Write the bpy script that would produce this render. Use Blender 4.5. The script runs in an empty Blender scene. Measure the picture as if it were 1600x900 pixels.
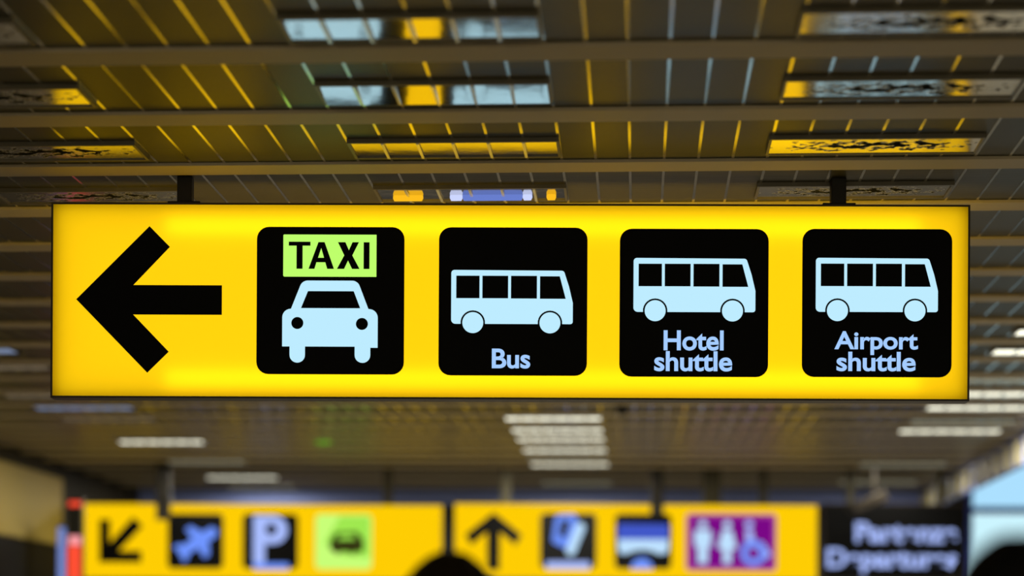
import bpy, bmesh, math, random
from mathutils import Matrix, Vector

C = bpy.context.scene
COL = C.collection
random.seed(4)

# ------------------------------------------------------------------ camera, world, exposure
F = 3317.0                                  # focal length in pixels of a 1600-wide frame
YAW, ROLL = math.atan(197 / 3317), math.radians(0.31)
HZ = 1018.0                                 # pixel row of the horizon
CAMZ = 1.6
cd = bpy.data.cameras.new('camera')
cam = bpy.data.objects.new('camera', cd)
COL.objects.link(cam)
cd.sensor_width = 36.0
cd.lens = F / 1600 * 36
cd.shift_y = (HZ - 450) / 1600
cd.clip_start, cd.clip_end = 0.05, 200
CM = Matrix.Translation((0, 0, CAMZ)) @ Matrix.Rotation(YAW, 4, 'Z') @ Matrix.Rotation(math.pi / 2, 4, 'X') @ Matrix.Rotation(ROLL, 4, 'Z')
cam.matrix_world = CM
cd.dof.use_dof = True
cd.dof.focus_distance = 6.455
cd.dof.aperture_fstop = 1.25
C.camera = cam

C.view_settings.view_transform = 'Standard'
C.view_settings.look = 'None'
C.view_settings.gamma = 1
C.view_settings.exposure = 0
C.view_settings.use_curve_mapping = False

W = bpy.data.worlds.new('hall_air')
C.world = W
W.use_nodes = True
bg = W.node_tree.nodes['Background']
bg.inputs[0].default_value = (1.0, 0.86, 0.58, 1)
bg.inputs[1].default_value = 1.0

# ------------------------------------------------------------------ helpers
def lin(r, g, b):
    f = lambda c: c / 12.92 if c <= 0.04045 else ((c + 0.055) / 1.055) ** 2.4
    return (f(r / 255), f(g / 255), f(b / 255), 1)

def pt(x, y, D):                             # pixel at camera depth D -> world
    return CM @ Vector(((x - 800) / F * D, (HZ - y) / F * D, -D))

def on_z(x, y, z):                           # pixel -> world point on a level plane
    p = pt(x, y, 1.0); o = Vector((0, 0, CAMZ))
    d = p - o
    return o + d * ((z - CAMZ) / d.z)

def mat(name, color, rough=0.5, metal=0.0, spec=0.5, noise=0.0, nscale=8, bump=None, tint=None):
    m = bpy.data.materials.new(name); m.use_nodes = True
    nt = m.node_tree; b = nt.nodes['Principled BSDF']
    b.inputs['Base Color'].default_value = color
    b.inputs['Roughness'].default_value = rough
    b.inputs['Metallic'].default_value = metal
    b.inputs['Specular IOR Level'].default_value = spec
    tc = nt.nodes.new('ShaderNodeTexCoord')
    if noise:
        n = nt.nodes.new('ShaderNodeTexNoise'); n.inputs['Scale'].default_value = nscale; n.inputs['Detail'].default_value = 5
        nt.links.new(tc.outputs['Object'], n.inputs['Vector'])
        mx = nt.nodes.new('ShaderNodeMix'); mx.data_type = 'RGBA'
        k1, k2 = 1 - noise, 1 + noise
        mx.inputs[6].default_value = (color[0] * k1, color[1] * k1, color[2] * k1, 1)
        mx.inputs[7].default_value = (min(1, color[0] * k2), min(1, color[1] * k2), min(1, color[2] * k2), 1)
        nt.links.new(n.outputs['Fac'], mx.inputs[0])
        nt.links.new(mx.outputs[2], b.inputs['Base Color'])
    if bump:                                  # (kind, scale, strength, distance)
        kind, sc, st, dist = bump
        if kind == 'noise':
            t = nt.nodes.new('ShaderNodeTexNoise'); t.inputs['Scale'].default_value = sc; t.inputs['Detail'].default_value = 3
            out = t.outputs['Fac']
        else:
            t = nt.nodes.new('ShaderNodeTexWave'); t.wave_type = 'BANDS'; t.bands_direction = kind; t.inputs['Scale'].default_value = sc
            out = t.outputs['Fac']
        nt.links.new(tc.outputs['Object'], t.inputs['Vector'])
        bp = nt.nodes.new('ShaderNodeBump'); bp.inputs['Strength'].default_value = st; bp.inputs['Distance'].default_value = dist
        nt.links.new(out, bp.inputs['Height']); nt.links.new(bp.outputs['Normal'], b.inputs['Normal'])
    return m

def glow(name, color, strength=1.0):
    m = bpy.data.materials.new(name); m.use_nodes = True
    nt = m.node_tree; nt.nodes.clear()
    o = nt.nodes.new('ShaderNodeOutputMaterial'); e = nt.nodes.new('ShaderNodeEmission')
    e.inputs[0].default_value = color; e.inputs[1].default_value = strength
    nt.links.new(e.outputs[0], o.inputs[0])
    return m

def translucent(name, color):
    m = bpy.data.materials.new(name); m.use_nodes = True
    nt = m.node_tree; nt.nodes.clear()
    o = nt.nodes.new('ShaderNodeOutputMaterial')
    t = nt.nodes.new('ShaderNodeBsdfTranslucent'); t.inputs[0].default_value = color
    d = nt.nodes.new('ShaderNodeBsdfDiffuse'); d.inputs[0].default_value = (color[0] * .5, color[1] * .5, color[2] * .5, 1)
    mx = nt.nodes.new('ShaderNodeMixShader'); mx.inputs[0].default_value = 0.15
    nt.links.new(t.outputs[0], mx.inputs[1]); nt.links.new(d.outputs[0], mx.inputs[2])
    nt.links.new(mx.outputs[0], o.inputs[0])
    return m

class MB:                                     # collects boxes, discs, tubes into one mesh
    def __init__(s): s.bm = bmesh.new(); s.mi = 0
    def box(s, x0, y0, z0, x1, y1, z1, mi=0):
        v = [s.bm.verts.new(p) for p in ((x0,y0,z0),(x1,y0,z0),(x1,y1,z0),(x0,y1,z0),(x0,y0,z1),(x1,y0,z1),(x1,y1,z1),(x0,y1,z1))]
        for q in ((0,3,2,1),(4,5,6,7),(0,1,5,4),(1,2,6,5),(2,3,7,6),(3,0,4,7)):
            f = s.bm.faces.new([v[i] for i in q]); f.material_index = mi
        return s
    def quad(s, x0, z0, x1, z1, y):
        s.bm.faces.new([s.bm.verts.new(p) for p in ((x0,y,z0),(x1,y,z0),(x1,y,z1),(x0,y,z1))]); return s
    def lathe(s, prof, n=24, origin=(0,0,0), axis='Z'):
        rings = []
        for r, h in prof:
            ring = []
            for i in range(n):
                a = 2 * math.pi * i / n
                if axis == 'Z': p = (r*math.cos(a), r*math.sin(a), h)
                elif axis == 'Y': p = (r*math.cos(a), h, r*math.sin(a))
                else: p = (h, r*math.cos(a), r*math.sin(a))
                ring.append(s.bm.verts.new(Vector(p) + Vector(origin)))
            rings.append(ring)
        for a, b in zip(rings, rings[1:]):
            for i in range(n):
                f = s.bm.faces.new((a[i], a[(i+1)%n], b[(i+1)%n], b[i])); f.smooth = True
        s.bm.faces.new(rings[0][::-1]); s.bm.faces.new(rings[-1])
        return s
    def build(s, name, mats, parent=None, loc=None, bevel=0):
        bmesh.ops.recalc_face_normals(s.bm, faces=s.bm.faces[:])
        me = bpy.data.meshes.new(name); s.bm.to_mesh(me); s.bm.free()
        for m in (mats if isinstance(mats, (list, tuple)) else [mats]): me.materials.append(m)
        return link(name, me, parent, loc, bevel)

def link(name, me, parent=None, loc=None, bevel=0):
    o = bpy.data.objects.new(name, me); COL.objects.link(o)
    if parent: o.parent = parent
    if loc: o.location = loc
    if bevel:
        b = o.modifiers.new('bevel', 'BEVEL'); b.width = bevel; b.segments = 2; b.limit_method = 'ANGLE'
    return o

def tag(o, label, cat, group=None, kind=None):
    o['label'] = label; o['category'] = cat
    if group: o['group'] = group
    if kind: o['kind'] = kind
    return o

def struct(o): o['kind'] = 'structure'; return o

def empty(name, loc, rz=0.0):
    o = bpy.data.objects.new(name, None); COL.objects.link(o)
    o.empty_display_size = .1; o.location = loc; o.rotation_euler = (0, 0, rz)
    return o

def copy_tree(o, parent=None):
    c = o.copy(); COL.objects.link(c)
    if parent: c.parent = parent
    for ch in list(o.children): copy_tree(ch, c)
    return c

# --- flat shapes -----------------------------------------------------------
def rp(pts, n=6):                             # polygon with rounded corners: (x, y[, r])
    out = []; k = len(pts)
    for i in range(k):
        p = pts[i]; r = p[2] if len(p) > 2 else 0
        P0 = Vector(p[:2])
        if r <= 0: out.append((P0.x, P0.y)); continue
        a = Vector(pts[i-1][:2]) - P0; b = Vector(pts[(i+1) % k][:2]) - P0
        a.normalize(); b.normalize()
        ang = a.angle(b); t = min(r / math.tan(ang/2), 1e9)
        A = P0 + a*t; B = P0 + b*t
        cdir = (a + b).normalized(); cen = P0 + cdir * (r / math.sin(ang/2))
        a0 = math.atan2(A.y-cen.y, A.x-cen.x); a1 = math.atan2(B.y-cen.y, B.x-cen.x)
        d = (a1 - a0 + math.pi) % (2*math.pi) - math.pi
        for j in range(n+1):
            q = a0 + d*j/n
            out.append((cen.x + r*math.cos(q), cen.y + r*math.sin(q)))
    return out
def rect(x0, y0, x1, y1, r=0): return rp([(x0,y0,r),(x1,y0,r),(x1,y1,r),(x0,y1,r)])
def circ(x, y, r, n=28): return [(x + r*math.cos(2*math.pi*i/n), y + r*math.sin(2*math.pi*i/n)) for i in range(n)]
def bar(x0, y0, x1, y1, w, r=0):
    d = Vector((x1-x0, y1-y0)).normalized(); n = Vector((-d.y, d.x)) * w/2
    return rp([(x0+n.x,y0+n.y,r),(x1+n.x,y1+n.y,r),(x1-n.x,y1-n.y,r),(x0-n.x,y0-n.y,r)])

class Board:                                  # a flat signboard frame: design pixels -> metres in the sign's own X/Z
    def __init__(s, cx, cy, scale, slope=0.0): s.cx, s.cy, s.k, s.slope = cx, cy, scale, slope
    def xy(s, p, off):
        return ((p[0]-s.cx)*s.k, -(p[1]-s.cy-off)*s.k)
    def shape(s, name, loops, m, parent, y, thick=0.0012, off=0.0):
        cu = bpy.data.curves.new(name, 'CURVE'); cu.dimensions = '2D'; cu.fill_mode = 'BOTH'; cu.extrude = thick/2
        for lp in loops:
            sp = cu.splines.new('POLY'); sp.points.add(len(lp)-1)
            for q, p in zip(sp.points, lp):
                a = s.xy(p, off); q.co = (a[0], a[1], 0, 1)
            sp.use_cyclic_u = True
        return s._mesh(name, cu, m, parent, y)
    def _mesh(s, name, cu, m, parent, y, fit=None):
        tmp = bpy.data.objects.new('tmp', cu); COL.objects.link(tmp)
        dg = bpy.context.evaluated_depsgraph_get()
        me = bpy.data.meshes.new_from_object(tmp.evaluated_get(dg))
        bpy.data.objects.remove(tmp); bpy.data.curves.remove(cu)
        me.name = name
        if fit:
            xs = [v.co.x for v in me.vertices]; ys = [v.co.y for v in me.vertices]
            X0, X1, Y0, Y1 = min(xs), max(xs), min(ys), max(ys)
            x0, y0, x1, y1 = fit
            for v in me.vertices:
                v.co.x = x0 + (v.co.x-X0)/(X1-X0)*(x1-x0); v.co.y = y0 + (v.co.y-Y0)/(Y1-Y0)*(y1-y0)
        for v in me.vertices: v.co = (v.co.x, y - v.co.z, v.co.y)
        me.materials.clear(); me.materials.append(m)
        for p in me.polygons: p.material_index = 0
        return link(name, me, parent)
    def text(s, name, body, box, m, parent, y, thick=0.0010, off=0.0, bold=0.022):
        cu = bpy.data.curves.new(name, 'FONT'); cu.body = body; cu.size = 1; cu.offset = bold; cu.extrude = thick/2
        cu.space_character = 0.98
        a = s.xy((box[0], box[1]), off); b = s.xy((box[2], box[3]), off)
        return s._mesh(name, cu, m, parent, y, (a[0], b[1], b[0], a[1]))

# ------------------------------------------------------------------ materials
M = {}
M['slat'] = mat('slat_metal', (0.078, 0.070, 0.038, 1), 0.40, 0.0, 0.12, 0.12, 14, ('Y', 22, 0.12, 0.002))
M['joint'] = mat('joint_metal', (0.55, 0.53, 0.48, 1), 0.16, 1.0)
M['beam'] = mat('beam_paint', (0.56, 0.48, 0.33, 1), 0.55, 0.0, 0.2, 0.06, 6)
M['mirror'] = mat('reflector_metal', (0.72, 0.70, 0.66, 1), 0.10, 1.0, 0.5, 0.03, 20, ('noise', 9, 0.06, 0.01))
M['lamp_frame'] = mat('lamp_frame', (0.12, 0.105, 0.07, 1), 0.45, 0.3, 0.5, 0.05, 10)
M['blade'] = mat('louvre_blade', (0.85, 0.85, 0.80, 1), 0.25, 0.6, 0.5, 0.03, 10)
M['casing'] = mat('sign_casing', lin(52, 36, 14), 0.45, 0.0, 0.4, 0.1, 12)
M['black'] = mat('black_film', (0.0015, 0.0015, 0.0015, 1), 0.5, 0.0, 0.08, 0.05, 10)
M['post'] = mat('dark_post', lin(26, 22, 14), 0.5, 0.0, 0.3, 0.1, 12)
M['far_post'] = mat('grey_post', lin(66, 62, 46), 0.6, 0.0, 0.2, 0.1, 12)
M['yellow'] = translucent('yellow_face', (1.0, 0.645, 0.005, 1))
M['white_glow'] = glow('pictogram_white', lin(190, 236, 255), 1.0)
M['letter_glow'] = glow('letter_white', lin(164, 204, 255), 1.0)
M['green_glow'] = glow('taxi_green', lin(190, 255, 108), 1.0)
M['far_yellow'] = glow('far_yellow_face', lin(255, 205, 4), 1.0)
M['far_white'] = glow('far_white', lin(190, 225, 255), 1.0)
M['far_blue'] = glow('far_blue', lin(112, 150, 255), 1.0)
M['far_deep'] = glow('far_deep_blue', lin(66, 88, 200), 1.0)
M['far_lilac'] = glow('far_lilac', lin(170, 190, 255), 1.0)
M['far_green'] = glow('far_green', lin(200, 255, 120), 1.0)
M['far_midgreen'] = glow('far_mid_green', lin(160, 232, 80), 1.0)
M['far_purple'] = glow('far_purple', lin(122, 8, 134), 1.0)
M['far_magenta'] = glow('far_magenta', lin(170, 60, 150), 1.0)
M['car_dark'] = mat('dark_green_film', lin(58, 62, 18), 0.6, 0, 0.1, 0.05, 10)
def marked():
    m = mat('stained_reflector', (0.72, 0.69, 0.62, 1), 0.16, 1.0, 0.5)
    nt = m.node_tree; b = nt.nodes['Principled BSDF']
    tc = nt.nodes.new('ShaderNodeTexCoord')
    mp = nt.nodes.new('ShaderNodeMapping'); mp.inputs['Scale'].default_value = (1.0, 1.5, 1)
    nt.links.new(tc.outputs['Object'], mp.inputs[0])
    n = nt.nodes.new('ShaderNodeTexNoise'); n.inputs['Scale'].default_value = 21; n.inputs['Detail'].default_value = 4; n.inputs['Roughness'].default_value = .62
    nt.links.new(mp.outputs[0], n.inputs['Vector'])
    # the black marks gather along the middle of the panel
    sx = nt.nodes.new('ShaderNodeSeparateXYZ'); nt.links.new(tc.outputs['Object'], sx.inputs[0])
    def fall(sock, half):
        a = nt.nodes.new('ShaderNodeMath'); a.operation = 'DIVIDE'; a.inputs[1].default_value = half
        nt.links.new(sock, a.inputs[0])
        p = nt.nodes.new('ShaderNodeMath'); p.operation = 'POWER'; p.inputs[1].default_value = 2
        nt.links.new(a.outputs[0], p.inputs[0]); return p.outputs[0]
    s = nt.nodes.new('ShaderNodeMath'); s.operation = 'ADD'
    nt.links.new(fall(sx.outputs['X'], .25), s.inputs[0]); nt.links.new(fall(sx.outputs['Y'], .062), s.inputs[1])
    k = nt.nodes.new('ShaderNodeMath'); k.operation = 'MULTIPLY'; k.inputs[1].default_value = -0.12
    nt.links.new(s.outputs[0], k.inputs[0])
    t = nt.nodes.new('ShaderNodeMath'); t.operation = 'ADD'
    nt.links.new(n.outputs['Fac'], t.inputs[0]); nt.links.new(k.outputs[0], t.inputs[1])
    r = nt.nodes.new('ShaderNodeValToRGB'); r.color_ramp.elements[0].position = .43; r.color_ramp.elements[1].position = .49
    r.color_ramp.elements[0].color = (.72, .69, .62, 1); r.color_ramp.elements[1].color = (.012, .012, .010, 1)
    nt.links.new(t.outputs[0], r.inputs[0]); nt.links.new(r.outputs[0], b.inputs['Base Color'])
    for sock, v0, v1 in (('Metallic', 1, 0), ('Roughness', .16, .95), ('Specular IOR Level', .5, .02)):
        g = nt.nodes.new('ShaderNodeMapRange'); g.inputs[1].default_value = .43; g.inputs[2].default_value = .49
        g.inputs[3].default_value = v0; g.inputs[4].default_value = v1
        nt.links.new(t.outputs[0], g.inputs[0]); nt.links.new(g.outputs[0], b.inputs[sock])
    return m
M['stained'] = marked()
M['lit'] = glow('lit_diffuser', lin(238, 236, 214), 2.0)
M['lit_dim'] = glow('dim_diffuser', lin(150, 150, 132), 1.0)
M['lit_blue'] = glow('cool_diffuser', lin(120, 135, 165), 1.0)
M['lit_brown'] = glow('faint_diffuser', lin(104, 92, 74), 1.0)
M['tube_amber'] = glow('amber_tube', lin(255, 190, 30), 1.0)
M['tube_blue'] = glow('cool_tube', lin(104, 126, 205), 1.0)
M['tube_white'] = glow('white_tube', lin(205, 215, 255), 1.0)
M['wall_dark'] = mat('dark_wall', lin(40, 34, 18), 0.7, 0, 0.2, 0.1, 3)
M['wall_black'] = mat('black_wall', lin(8, 8, 6), 0.7, 0, 0.1, 0.1, 3)
M['wall_far'] = mat('far_wall', lin(70, 72, 78), 0.7, 0, 0.2, 0.1, 3)
M['bluegrey'] = mat('blue_grey_metal', lin(118, 134, 196), 0.6, 0.0, 0.4, 0.06, 4)
M['khaki'] = mat('khaki_panel', lin(140, 122, 55), 0.6, 0, 0.3, 0.08, 3)
M['floor'] = mat('stone_floor', lin(150, 140, 120), 0.35, 0, 0.5, 0.12, 5)
M['louvre'] = mat('soffit_louvre', lin(150, 140, 100), 0.5, 0, 0.4, 0.08, 8)
M['sky_pane'] = glow('sky_pane', lin(172, 224, 255), 1.0)
M['sky_low'] = glow('sky_low_pane', lin(204, 245, 255), 1.0)
M['frame_blue'] = mat('window_frame_paint', lin(60, 90, 225), 0.5, 0, 0.4, 0.05, 8)
M['red_glow'] = glow('red_panel', lin(255, 80, 52), 1.0)
M['pink_glow'] = glow('pink_panel', lin(255, 160, 165), 1.0)
M['blue_glow'] = glow('blue_panel', lin(120, 140, 205), 1.0)
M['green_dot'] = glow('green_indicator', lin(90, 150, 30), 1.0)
M['plastic'] = mat('black_plastic', lin(18, 17, 12), 0.35, 0, 0.4, 0.1, 20)
M['brown_plastic'] = mat('brown_plastic', lin(36, 29, 18), 0.5, 0, 0.3, 0.1, 20)
M['hair'] = mat('dark_hair', lin(30, 22, 10), 0.6, 0, 0.25, 0.3, 60, ('noise', 90, 0.5, 0.004))
M['hair_black'] = mat('black_hair', lin(10, 10, 12), 0.6, 0, 0.2, 0.3, 60, ('noise', 90, 0.5, 0.004))
M['skin'] = mat('skin', lin(190, 140, 112), 0.5, 0, 0.4, 0.06, 12)
M['cloth_dark'] = mat('dark_jacket', lin(30, 32, 40), 0.8, 0, 0.2, 0.15, 40)
M['cloth_grey'] = mat('grey_coat', lin(62, 58, 52), 0.8, 0, 0.2, 0.15, 40)
M['trousers'] = mat('trousers', lin(28, 30, 44), 0.8, 0, 0.2, 0.15, 40)
M['shoe'] = mat('shoe_leather', lin(24, 18, 14), 0.4, 0, 0.4, 0.1, 20)

# ------------------------------------------------------------------ the hall
H = CAMZ + 1.446                             # ceiling height
XL, XB, XR = -4.5, 2.5, 6.0
YF = 19.75                                   # far wall
Y0 = on_z(800, 183, H - .01).y               # a ceiling beam seen at row 183
COLX = {'middle': (on_z(548, 228, H).x, on_z(875, 228, H).x),
        'right': (on_z(1205, 222, H).x, on_z(1527, 222, H).x)}
joint0 = COLX['right'][0]

struct(MB().box(XL-.2, -6, -.2, XR+.2, YF+.3, 0).build('floor', M['floor']))
c = MB()
n0 = math.ceil((XL - joint0) / .1)
x = joint0 + n0*.1
c.box(XL-.2, -2, H+.012, XB+.03, YF+.3, H+.2, 0)
c.box(XB+.03, -2, H+1.2, XR+.2, YF+.3, H+1.4, 0)
while x < XB:
    c.box(x+.004, -2, H, x+.096, YF, H+.012, 0)
    c.box(x-.004, -2, H-.0012, x+.004, YF, H+.012, 1)
    x += .1
struct(c.build('ceiling', [M['slat'], M['joint']]))
k = -9; t = 0
while Y0 + .6*k < YF - 1.0:
    y = Y0 + .6*k
    t += 1
    struct(MB().box(XL, y-.062, H-.010, XB, y+.062, H).build('trim_%d' % t, M['beam'], bevel=.002))
    k += 1
struct(MB().box(XL, 18.9, H-.135, XB, 18.98, H).build('trim_%d' % (t+1), M['bluegrey'], bevel=.004))

# left wall: dark, with a khaki fascia panel
struct(MB().box(XL-.2, -2, 0, XL, YF, H).build('wall_left', M['wall_dark']))
D2 = 16.2
struct(MB().box(XL+.002, 9.0, CAMZ+.80, XL+.05, D2, CAMZ+1.32).build('trim_90', M['khaki'], bevel=.01))
struct(MB().box(XL+.002, 9.0, CAMZ-.1, XL+.06, D2+.15, CAMZ+.79).build('trim_91', M['wall_black'], bevel=.01))

# far wall with a window at its right
wx0, wx1 = (1508-997)/F*YF, 5.6
wz0, wz1 = 1.4, H+.75
f = MB()
f.box(XL-.2, YF, 0, wx0-.03, YF+.2, H+1.2).box(wx0-.03, YF, 0, XR, YF+.2, wz0).box(wx0-.03, YF, wz1, XR, YF+.2, H+1.2).box(wx1, YF, wz0, XR, YF+.2, wz1)
struct(f.build('wall_back', M['wall_far']))
zm = CAMZ + (HZ-796)/F*YF
wf = MB()
wf.box(wx0-.03, YF-.03, wz0, wx0+.02, YF+.06, wz1).box(wx1-.05, YF-.03, wz0, wx1, YF+.06, wz1)
wf.box(wx0, YF-.03, zm-.03, wx1, YF+.06, zm+.03).box(wx0, YF-.03, wz1-.05, wx1, YF+.06, wz1).box(wx0, YF-.03, wz0, wx1, YF+.06, wz0+.05)
win = struct(wf.build('window_1', M['frame_blue'], bevel=.005))
MB().box(wx0+.02, YF+.06, zm+.03, wx1-.05, YF+.07, wz1-.05).build('pane', M['sky_pane'], win)
MB().box(wx0+.02, YF+.06, wz0+.05, wx1-.05, YF+.07, zm-.03).build('pane', M['sky_low'], win)
# right wall and the louvred soffit that runs along the hall
struct(MB().box(XR, -2, 0, XR+.2, YF, H+1.2).build('wall_right', M['wall_dark']))
s = MB().box(XB, -2, H-.21, XB+.03, YF, H+1.2)
y = 9.0
while y < YF - .1:
    s.box(XB-.035, y, H-.20, XB, y+.12, H-.05, 1); y += .42
struct(s.build('trim_%d' % (t+2), [M['bluegrey'], M['louvre']]))

# ------------------------------------------------------------------ ceiling lights
def make_light(cover, mats, blades=5, w=.6, d=.19, name='ceiling_light'):
    r = empty(name, (0, 0, 0))
    fr = MB()
    fr.box(-w/2, -d/2, -.013, w/2, -d/2+.008, 0).box(-w/2, d/2-.008, -.013, w/2, d/2, 0)
    fr.box(-w/2, -d/2+.008, -.013, -w/2+.008, d/2-.008, 0).box(w/2-.008, -d/2+.008, -.013, w/2, d/2-.008, 0)
    fr.build('frame', M['lamp_frame'], r)
    MB().box(-w/2+.008, -d/2+.008, -.0025, w/2-.008, d/2-.008, .0025).build(cover, mats, r, (0, 0, -.0065))
    for i in range(blades):
        bx = -w/2 + w*(i+1)/(blades+1)
        MB().box(bx-.004, -d/2+.008, -.016, bx+.004, d/2-.008, -.011).build('louvre_blade', M['blade'], r)
    return r

GR = 'unlit ceiling lights above the sign'
rows = ['in the topmost visible row', 'in the second row from the top', 'in the third row from the top', 'in the row just above the yellow sign']
smooth = marked_light = None
for i, ry in enumerate((38, 140, 228, 299)):
    Yc = on_z(711, ry, H).y
    for cname in ('left', 'middle', 'right'):
        if cname == 'middle':
            if smooth is None: smooth = make_light('reflector', M['mirror']); o = smooth
            else: o = copy_tree(smooth)
            xc = sum(COLX['middle'])/2
            lb = 'mirror ceiling light crossed by blades, middle column, ' + rows[i]
        else:
            if marked_light is None: marked_light = make_light('reflector', M['stained'], 0); o = marked_light
            else: o = copy_tree(marked_light)
            xc = sum(COLX['right'])/2 if cname == 'right' else on_z(225, 235, H).x - .3
            lb = 'black-stained ceiling light, %s column, %s' % (cname, rows[i])
        o.location = (xc, Yc, H)
        tilt = {'middle': (0, -4.2, .4, 0), 'left': (0, 0, 0, 0), 'right': (0, 0, -1.2, 0)}[cname][i]
        for ch in o.children:                # the mirror plates do not hang quite level
            if ch.name.startswith('reflector'): ch.rotation_euler = (math.radians(tilt), 0, 0)
        tag(o, lb, 'ceiling light', GR)
        if cname == 'middle' and i == 3:     # added glowing pieces for the amber and cool colours in its reflector
            for a, b, mm in ((-.25, -.155, 'tube_amber'), (-.07, -.03, 'tube_white'), (-.03, .16, 'tube_blue'), (.16, .19, 'tube_white'), (.235, .265, 'tube_amber')):
                MB().lathe([(.004, a), (.012, a+.004), (.012, b-.004), (.004, b)], 12, (0, .02, -.014), 'X').build('tube', M[mm], o)

def snap(D):
    y = D * math.cos(YAW)
    k = math.floor((y - Y0)/.6); mid = Y0 + .6*k + .3
    return max(mid-.125, min(mid+.125, y))
def add_lamp(o, watts):
    l = bpy.data.lights.new('lamp', 'AREA'); l.shape = 'RECTANGLE'; l.size = .55; l.size_y = .15; l.energy = watts; l.color = (1, .95, .82)
    q = bpy.data.objects.new('lamp', l); COL.objects.link(q); q.parent = o; q.location = (0, 0, -.018)
    return o
lit = {'lit': add_lamp(make_light('diffuser', M['lit'], 5), 26), 'lit_dim': add_lamp(make_light('diffuser', M['lit_dim'], 5), 12),
       'lit_blue': make_light('diffuser', M['lit_blue'], 5), 'lit_brown': make_light('diffuser', M['lit_brown'], 5)}
used = set()
def put(kind, xc, D, label, group, sx=1.0):
    o = copy_tree(lit[kind]) if kind in used else lit[kind]
    used.add(kind)
    o.location = (xc, snap(D), H); o.scale = (sx, 1, 1)
    tag(o, label, 'ceiling light', group)
ordn = ['highest', 'second', 'third', 'fourth', 'fifth', 'sixth', 'seventh', 'eighth', 'ninth']
mid = sum(COLX['middle'])/2
for i, (D, kd) in enumerate(((13.0, 'lit'), (13.78, 'lit'), (14.36, 'lit'), (15.13, 'lit'), (15.64, 'lit_dim'), (16.3, 'lit'), (18.2, 'lit_dim'))):
    q = 'lowest and faintest' if i == 6 else ordn[i] + (' from the top' if i else '')
    put(kd, mid, D, 'white ceiling light below the yellow sign, middle column, %s' % q, 'lit ceiling lights in the middle column')
for i, (D, kd) in enumerate(((9.61, 'lit'), (10.23, 'lit'), (11.3, 'lit_dim'), (11.8, 'lit'), (12.55, 'lit'), (13.3, 'lit_dim'), (13.86, 'lit'), (16.3, 'lit_dim'), (18.0, 'lit_dim'))):
    q = ordn[i] + (' from the top' if i else '')
    put(kd, 2.0, D, 'bright ceiling light right of the yellow sign, %s' % q if kd == 'lit' else 'dim ceiling light right of the yellow sign, %s' % q, 'lit ceiling lights in the right column', 1.1)
for i, (D, kd) in enumerate(((9.93, 'lit_blue'), (10.54, 'lit_brown'), (11.8, 'lit_brown'), (12.42, 'lit_blue'), (13.1, 'lit_brown'), (14.6, 'lit'), (16.0, 'lit_dim'), (17.6, 'lit'), (18.5, 'lit_dim'))):
    q = ordn[i] + (' from the top' if i else '')
    tone = {'lit': 'bright white', 'lit_blue': 'bluish', 'lit_brown': 'faint brownish', 'lit_dim': 'dim white'}[kd]
    put(kd, -3.3, D, '%s ceiling light in far left column, %s' % (tone, q), 'ceiling lights in the left column')

# ------------------------------------------------------------------ the big yellow sign
DS = 6.455
SK = DS / F
B = Board(795.5, 471, SK)
sc_ = pt(795.5, 471, DS)
SW, SH, SD = 1436*SK, 306*SK, .07
sign = empty('direction_sign', (sc_.x, sc_.y, sc_.z), YAW - math.radians(.7))
tag(sign, 'large lit yellow overhead sign with left arrow, taxi and bus pictograms', 'sign')
w2, h2 = SW/2, SH/2; tk = .006
cs = MB()
cs.box(-w2, 0, h2-tk, w2, SD, h2).box(-w2, 0, -h2, w2, SD, -h2+tk)
cs.box(-w2, 0, -h2+tk, -w2+tk, SD, h2-tk).box(w2-tk, 0, -h2+tk, w2, SD, h2-tk)
cs.build('casing', M['casing'], sign)
MB().quad(-w2+tk*.6, -h2+tk*.6, w2-tk*.6, h2-tk*.6, .001).build('face', M['yellow'], sign)
MB().quad(-w2+tk*.6, -h2+tk*.6, w2-tk*.6, h2-tk*.6, SD-.001).build('face', M['yellow'], sign)
def lamp(name, loc, sx, sz, watts, facing):   # tubes inside the sign
    l = bpy.data.lights.new(name, 'AREA'); l.shape = 'RECTANGLE'; l.size = sx; l.size_y = sz; l.energy = watts; l.color = (1, .985, .96)
    o = bpy.data.objects.new(name, l); COL.objects.link(o); o.parent = sign; o.location = loc
    o.rotation_euler = (math.radians(-90 if facing < 0 else 90), 0, 0)
for fc in (-1, 1):
    yy = SD/2 + .004*fc
    lamp('sign_lamp', (0, yy, 0), SW-.03, SH-.02, 5.3 if fc < 0 else 10, fc)
    lamp('sign_lamp', (.1, yy+.002*fc, h2-.07), SW-.5, .05, .32, fc)
    lamp('sign_lamp', (.1, yy+.002*fc, -h2+.06), SW-.5, .05, .32, fc)
for px in (285, 1310):
    X = (px-795.5)*SK
    p = MB().box(X-.0225, SD/2-.0225, h2, X+.0225, SD/2+.0225, H-sc_.z).box(X-.05, SD/2-.032, h2, X+.05, SD/2+.032, h2+.006)
    p.build('hanger_post', M['post'], sign, bevel=.002)

YA = -.0012
B.shape('arrow', [[(117.5,467),(232,352.2),(264,384.5),(207,444.4),(346,444.4),(346,490.6),(207,490.6),(263,548.6),(229.5,581.6)]], M['black'], sign, YA, off=-3.0)

def Z(ox, oy): return lambda p: (p[0]/3.6+ox, p[1]/3.6+oy) + tuple(q/3.6 for q in p[2:])
def zz(fn, pts): return [fn(p) for p in pts]
YG, YT = -.0026, -.0040
def panel(x0, y0, x1, y1, off):
    return B.shape('pictogram_panel', [rect(x0, y0, x1, y1, 19)], M['black'], sign, YA, off=off)

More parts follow.
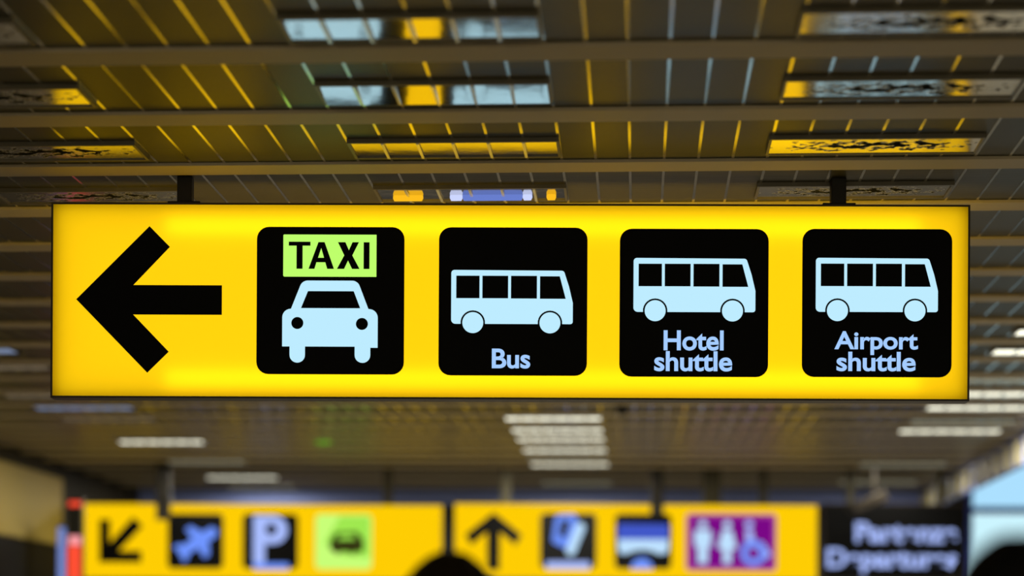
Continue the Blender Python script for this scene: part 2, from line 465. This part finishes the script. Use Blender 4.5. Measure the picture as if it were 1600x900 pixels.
# taxi
z = Z(390, 340); o1 = -1.6
p = panel(400.5, 354, 631.5, 584.5, o1)
p['label'] = 'black square with a car and the word TAXI'
B.shape('taxi_plate', [rp(zz(z, [(187,94,6),(712,94,2),(712,331,2),(187,331,8)]))], M['green_glow'], p, YG, off=o1)
T = [[(218,135),(340,135),(340,157),(296,157),(296,287),(262,287),(262,157),(218,157)],
     [(330,287),(385,137),(420,137),(473,287),(435,287),(424,250),(374,250),(363,287)], [(383,225),(417,225),(401,170)],
     [(495,137),(537,137),(557,182),(577,137),(613,137),(576,211),(617,287),(575,287),(552,240),(530,287),(490,287),(531,211)],
     [(640,137),(673,137),(673,287),(640,287)]]
B.shape('lettering', [[z(q) for q in lp] for lp in T], M['black'], p, YT, off=o1)
car = rp(zz(z, [(295,353,45),(607,353,45),(668,512,4),(721,518,48),(721,730),(680,730),(680,815,43),(592,815,43),(592,724),(312,724),(312,815,43),(225,815,43),(225,724),(183,724),(183,516,48),(232,512,4)]))
B.shape('car_symbol', [car, rp(zz(z, [(327,412,4),(585,412,4),(622,508),(288,508)])), circ(*z((268,592)), 34/3.6), circ(*z((632,596)), 34/3.6)], M['white_glow'], p, YG, off=o1)

def arc(cx, cy, r, a0, a1, n=14):
    return [(cx + r*math.cos(math.radians(a0+(a1-a0)*i/n)), cy + r*math.sin(math.radians(a0+(a1-a0)*i/n))) for i in range(n+1)]
def bus(p, dx, dy, off):
    z = lambda q: (q[0]/3.6+675+dx, q[1]/3.6+345+dy) + tuple(k/3.6 for k in q[2:])
    wl, wr, r = (230, 574), (664, 574), 69
    a = math.degrees(math.asin(7/r))
    q = [(108,278,18),(741,281,18),(770,370,30),(792,462,20),(792,581,14)] + arc(wr[0], wr[1], r, a, -180-a) + arc(wl[0], wl[1], r, a, -180-a) + [(108,581,24)]
    body = rp(zz(z, q))
    wins = [[(136,310),(267,310),(267,437),(136,437)], [(283,310),(428,310),(428,437),(283,437)], [(444,310),(590,310),(590,438),(444,438)], [(607,312),(718,312),(752,439),(607,439)]]
    wheels = [circ(*z(wl), 59/3.6, 40), circ(*z(wr), 59/3.6, 40)]
    B.shape('bus_symbol', [body] + [[z(q) for q in w] for w in wins] + wheels, M['white_glow'], p, YG, off=off)
p = panel(685.5, 355.5, 917.5, 587, 0); p['label'] = 'black square with a bus and the word Bus'
bus(p, 0, 0, 0); B.text('lettering', 'Bus', (769, 545, 829, 576), M['letter_glow'], p, YG)
o3 = 1.6
p = panel(968, 358.5, 1200, 589.5, o3); p['label'] = 'black square with a bus and the words Hotel shuttle'
bus(p, 284.6, -18, o3)
B.text('lettering', 'Hotel', (1037, 517, 1130.5, 548.5), M['letter_glow'], p, YG, off=o3)
B.text('lettering', 'shuttle', (1022.5, 549.5, 1144, 581), M['letter_glow'], p, YG, off=o3)
o4 = 3.2
p = panel(1252.5, 359.5, 1485.5, 590.5, o4); p['label'] = 'black square with a bus and the words Airport shuttle'
bus(p, 568.6, -17.5, o4)
B.text('lettering', 'Airport', (1303, 519, 1433, 556), M['letter_glow'], p, YG, off=o4)
B.text('lettering', 'shuttle', (1306.5, 551, 1429.5, 581.5), M['letter_glow'], p, YG, off=o4)

# ------------------------------------------------------------------ the far signs
DF = 16.6
FK = DF / F
def far_sign(x0, x1, y0, y1, face, label, posts, name='direction_sign'):
    cx, cy = (x0+x1)/2, (y0+y1)/2
    ctr = pt(cx, cy, DF)
    r = empty(name, tuple(ctr), YAW)
    tag(r, label, 'sign')
    b = Board(cx, cy, FK)
    w, h = (x1-x0)*FK/2, (y1-y0)*FK/2
    MB().box(-w, .004, -h, w, .14, h).build('casing', M['casing'], r, bevel=.004)
    MB().box(-w+.008, 0, -h+.008, w-.008, .004, h-.008).build('face', face, r)
    for px, wd, dep in posts:                 # hanger posts, some clasp the face
        X = (px-cx)*FK
        m = MB()
        if dep: m.box(X-wd, -.05, h-dep, X+wd, -.012, H-ctr.z).box(X-wd, -.05, h+.002, X+wd, .10, h+.03)
        else: m.box(X-wd, .04, h, X+wd, .10, H-ctr.z)
        m.build('hanger_post', M['post'] if dep else M['far_post'], r, bevel=.003)
    return r, b
t_ = .003
fs, b = far_sign(126, 692, 787, 906, M['far_yellow'], 'far yellow sign with down-left arrow, plane, P and green pictograms', ((256, .055, .135), (605, .035, 0)))
b.shape('arrow', [rp([(155,813),(172,813),(172,849),(208,809),(223,823),(186,862),(221,862),(221,880),(155,880)])], M['black'], fs, -.002, t_)
p = b.shape('pictogram_panel', [rect(262,803,349,889,8)], M['black'], fs, -.002, t_)
ux, uy = .835, -.55
def along(c0, a, n): return (c0[0] + ux*a - uy*n, c0[1] + uy*a + ux*n)
c0 = (311, 846)
pl = [along(c0, a, n) for a, n in ((34,0),(28,-8),(12,-9),(2,-27),(-8,-27),(-6,-9),(-24,-8),(-30,-14),(-38,-14),(-36,0),(-38,14),(-30,14),(-24,8),(-6,9),(-8,27),(2,27),(12,9),(28,8))]
b.shape('plane_symbol', [pl], M['far_blue'], p, -.007, t_)
p = b.shape('pictogram_panel', [rect(379,803,466,889,8)], M['black'], fs, -.002, t_)
b.shape('letter_symbol', [rp([(396,806),(426,806,0)]) + arc(427, 828, 22, -90, 90) + [(414,850),(414,880),(396,880)], circ(424, 827, 9)], M['far_lilac'], p, -.007, t_)
b.shape('caption', [rect(396,880,452,890,4)], M['far_blue'], p, -.007, t_)
p = b.shape('pictogram_panel', [rect(493,803,581,889,8)], M['far_green'], fs, -.002, t_); p['label'] = 'light green square with a dark car'
b.shape('house_symbol', [[(531,806),(578,806),(578,870),(536,868),(507,848)]], M['far_midgreen'], p, -.007, t_)
b.shape('car_symbol', [rp([(516,846,3),(524,832,3),(558,830,4),(568,843,3),(568,862,3),(556,862),(552,866,3),(544,862),(532,862),(527,866,3),(516,858,3)]), rp([(531,836),(551,835),(556,842),(528,843)])], M['car_dark'], p, -.012, t_)

fs, b = far_sign(709, 1278, 787, 906, M['far_yellow'], 'far yellow sign with up arrow and purple toilet pictograms', ((790, .04, 0), (1026, .05, .09), (1113, .07, 0), (1194, .03, 0)))
b.shape('arrow', [rp([(771,802),(815,837),(806,853),(781,833),(781,892),(761,892),(761,833),(736,853),(727,837)])], M['black'], fs, -.002, t_)
p = b.shape('pictogram_panel', [rect(844,803,932,889,8)], M['black'], fs, -.002, t_)
b.shape('train_symbol', [rp([(868,806,9),(903,803,9),(895,862,7),(862,848,7)]), rp([(876,814,4),(892,812,4),(883,842,4),(872,838,4)])], M['far_blue'], p, -.007, t_)
b.shape('stripe', [bar(909,818,889,868,15,7)], M['far_white'], p, -.012, t_)
b.shape('caption', [rect(853,878,922,890,4)], M['far_lilac'], p, -.007, t_)
p = b.shape('pictogram_panel', [rect(961,803,1049,889,8)], M['black'], fs, -.002, t_)
b.shape('windscreen', [rect(965,819,1045,843,4)], M['far_deep'], p, -.007, t_)
b.shape('bus_symbol', [rp([(965,843),(1045,843),(1043,864,4),(1030,866)] ) + [(1018,861),(1004,859),(990,861),(978,866)] + [(967,864)]], M['far_white'], p, -.007, t_)
b.shape('wheel_symbol', [arc(1003, 889, 17, -180, 0)], M['far_blue'], p, -.007, t_)
p = b.shape('pictogram_panel', [rect(1072,802,1213,891,6)], M['far_magenta'], fs, -.002, t_); p['label'] = 'purple panel with toilet and wheelchair symbols'
b.shape('inner_panel', [rect(1079,808,1207,885,4)], M['far_purple'], p, -.006, t_)
for cx, dress in ((1098, 0), (1136, 1)):
    lp = [circ(cx, 819, 6, 16)]
    if dress: lp.append([(cx-7,828),(cx+7,828),(cx+15,856),(cx+6,858),(cx+6,880),(cx-6,880),(cx-6,858),(cx-15,856)])
    else: lp.append([(cx-13,828),(cx+13,828),(cx+13,853),(cx+8,853),(cx+7,880),(cx-7,880),(cx-8,853),(cx-13,853)])
    b.shape('woman_symbol' if dress else 'man_symbol', lp, M['far_white'], p, -.010, t_)
b.shape('wheelchair_symbol', [circ(1170, 818, 6, 16), [(1165,827),(1175,827),(1178,843),(1192,847),(1205,866),(1197,872),(1184,856),(1166,853)]], M['far_lilac'], p, -.010, t_)
b.shape('wheel_symbol', [circ(1177, 863, 20), circ(1177, 863, 10)], M['far_blue'], p, -.012, t_)

fs, b = far_sign(1287, 1509, 787, 906, M['black'], 'black departures sign with pale blue lettering below the louvred soffit', ((1330, .03, 0), (1470, .03, 0)), 'departures_sign')
b.text('lettering', 'Partenze', (1336, 816, 1496, 848), M['far_lilac'], fs, -.003, .003, bold=.03)
b.text('lettering', 'Departures', (1292, 857, 1496, 897), M['far_lilac'], fs, -.003, .003, bold=.03)

# ------------------------------------------------------------------ small things
o = empty('dome_camera', on_z(972, 632, H)); o.location.z = H - .0
MB().lathe([(.045, 0), (.045, -.02), (.040, -.024)], 24).build('base', M['plastic'], o)
MB().lathe([(.038, -.020), (.037, -.035), (.030, -.052), (.017, -.062), (.003, -.066)], 24).build('dome', M['plastic'], o)
tag(o, 'small black dome camera on the ceiling below the yellow sign', 'camera')

q = pt(1358, 784, 16.3)
o = empty('security_camera', (q.x, q.y, q.z))
bm_ = MB(); bm_.box(-.14, -.05, -.05, .14, .05, .04); b1 = bm_.build('body', M['brown_plastic'], o, bevel=.012); b1.rotation_euler = (0, math.radians(-24), 0)
MB().lathe([(.03, -.175), (.034, -.17), (.034, -.13)], 16, (0,0,0), 'X').build('lens', M['plastic'], o).rotation_euler = (0, math.radians(-24), 0)
MB().box(.03, -.012, .02, .05, .012, H-q.z).build('bracket', M['brown_plastic'], o)
tag(o, 'brown tilted security camera hanging in front of the black departures sign', 'camera')

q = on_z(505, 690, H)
o = MB().lathe([(.055, 0), (.055, -.01), (.045, -.014)], 20).build('indicator_light', M['green_dot'], None, (q.x, q.y, H))  # glowing disc stands in for a green reflection on the ceiling
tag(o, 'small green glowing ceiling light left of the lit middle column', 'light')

q = pt(117, 870, 15.2)
o = empty('advertising_lightbox', (q.x, q.y, 0), YAW)
g = 15.2/F
MB().box(-13*g, 0, 0, 11*g, .1, CAMZ+(HZ-782)*g).build('body', M['plastic'], o, bevel=.006)
MB().box(-11*g, -.006, 1.2, 10*g, 0, CAMZ+(HZ-856)*g).build('panel', M['red_glow'], o)
MB().box(-10*g, -.006, CAMZ+(HZ-855)*g, 10*g, 0, CAMZ+(HZ-841)*g).build('panel', M['pink_glow'], o)
MB().box(-10*g, -.006, CAMZ+(HZ-795)*g, 10*g, 0, CAMZ+(HZ-787)*g).build('panel', M['red_glow'], o)
tag(o, 'slim red lightbox with a pink top beside the far left sign', 'lightbox')
q = pt(97, 850, 15.6); g = 15.6/F
o = empty('display_panel', (q.x, q.y, 0), YAW)
MB().box(-7*g, 0, 0, 6*g, .08, CAMZ+(HZ-822)*g).build('body', M['plastic'], o, bevel=.006)
MB().box(-6*g, -.006, 1.3, 5*g, 0, CAMZ+(HZ-828)*g).build('screen', M['blue_glow'], o)
tag(o, 'narrow blue lit display standing left of the red lightbox', 'display')

# ------------------------------------------------------------------ people, seen as heads along the bottom
def skin_mesh(name, verts, edges, radii, m, parent, sub=2):
    me = bpy.data.meshes.new(name); me.from_pydata(verts, edges, [])
    me.materials.append(m)
    o = link(name, me, parent)
    o.modifiers.new('skin', 'SKIN').use_smooth_shade = True
    for i, r in enumerate(radii):
        v = me.skin_vertices[0].data[i]; v.radius = r if isinstance(r, tuple) else (r, r); v.use_root = (i == 0)
    o.modifiers.new('sub', 'SUBSURF').levels = sub; o.modifiers['sub'].render_levels = sub
    return o

def person(loc, rz, height, hair, coat, label, hw=1.0):
    r = empty('person', loc, rz); k = height/1.75
    V, E, R = [], [], []
    def add(p, rad, par=None):
        V.append((p[0]*k, p[1]*k, p[2]*k)); R.append(tuple(q*k for q in rad) if isinstance(rad, tuple) else rad*k)
        if par is not None: E.append((par, len(V)-1))
        return len(V)-1
    pel = add((0,0,.95), (.15,.11)); wst = add((0,.01,1.10), (.135,.10), pel); ch = add((0,.01,1.28), (.16,.115), wst)
    nb = add((0,-.005,1.45), (.075,.07), ch); nk = add((0,.01,1.52), .058, nb)
    h1 = add((0,.025,1.575), (.062,.075), nk); h2_ = add((0,.02,1.635), (.072,.088), h1); h3 = add((0,.01,1.69), (.070,.085), h2_)
    add((0,.125,1.605), .014, h2_)
    for s in (-1, 1):
        add((s*.082,.0,1.62), .016, h2_)
        sh = add((s*.17,0,1.41), .062, ch); el = add((s*.235,-.02,1.13), .042, sh); wr = add((s*.25,.05,.88), .028, el)
        pm = add((s*.25,.07,.815), (.036,.02), wr)
        for j, ln in enumerate((.065,.075,.07,.055)):
            f1 = add((s*.25, .04+.02*j, .765), .0095, pm); f2 = add((s*.243, .045+.02*j, .765-ln*.55), .0085, f1); add((s*.232, .052+.019*j, .765-ln), .0075, f2)
        t1 = add((s*.235,.105,.81), .011, pm); add((s*.225,.12,.765), .009, t1)
        hp = add((s*.09,0,.86), .088, pel); kn = add((s*.10,.015,.48), .058, hp); an = add((s*.105,-.01,.09), .038, kn); add((s*.115,.12,.035), (.04,.025), an)
    skin_mesh('body', V, E, R, M['skin'], r)
    def wear(name, pts, m):
        v = [tuple(c*k for c in p[0]) for p in pts]; e = [(p[2], i) for i, p in enumerate(pts) if p[2] is not None]
        rr = [tuple(q*k for q in p[1]) if isinstance(p[1], tuple) else p[1]*k for p in pts]
        return skin_mesh(name, v, e, rr, m, r)
    wear('jacket', [((0,0,.80),(.185,.14),None),((0,.01,1.10),(.17,.13),0),((0,.01,1.28),(.185,.14),1),((0,-.005,1.44),(.09,.085),2),
        ((-.175,0,1.41),.078,2),((-.24,-.02,1.13),.06,4),((-.255,.045,.90),.045,5),((.175,0,1.41),.078,2),((.24,-.02,1.13),.06,7),((.255,.045,.90),.045,8)], coat)
    wear('trousers', [((0,0,.95),(.165,.125),None),((-.09,0,.86),.102,0),((-.10,.015,.48),.074,1),((-.105,-.01,.10),.062,2),((.09,0,.86),.102,0),((.10,.015,.48),.074,4),((.105,-.01,.10),.062,5),((0,0,1.10),(.14,.105),0)], M['trousers'])
    for s in (-1, 1):
        wear('shoe', [((s*.105,-.035,.045),(.046,.042),None),((s*.112,.06,.042),(.05,.04),0),((s*.117,.15,.034),(.042,.03),1)], M['shoe'])
    hb = bmesh.new(); bmesh.ops.create_uvsphere(hb, u_segments=40, v_segments=28, radius=1)
    rnd = random.Random(int(height*1000))
    for v in hb.verts:
        x, y, zc = v.co
        a = math.atan2(x, -y)
        wv = 1 + .02*math.sin(9*a + 3*zc) + rnd.uniform(-.012, .012)
        lowcut = -0.75 if y < .1 else -0.05 + .5*max(0, y)       # nape behind, brow in front
        zc = max(zc, lowcut)
        v.co = (x*.090*hw*wv*k, (y*.112*wv - .004)*k, (1.645 + zc*.112*wv)*k)
    me = bpy.data.meshes.new('hair'); hb.to_mesh(me); hb.free(); me.materials.append(hair)
    for pp in me.polygons: pp.use_smooth = True
    link('hair', me, r)
    tag(r, label, 'person')
    return r
def place(px, py, D, *a, **kw):               # stand so that the crown shows at a pixel
    q = pt(px, py, D)
    hgt = q.z/1.757*1.75
    return person((q.x, q.y, 0), *((YAW,) + (hgt,) + a), **kw)
place(703, 863, 3.7, M['hair'], M['cloth_grey'], 'dark-haired person seen from behind below the gap between the far yellow signs', hw=1.0)
place(1590, 836, 2.75, M['hair_black'], M['cloth_dark'], 'black-haired person seen from behind at the lower right corner under the window', hw=1.0)
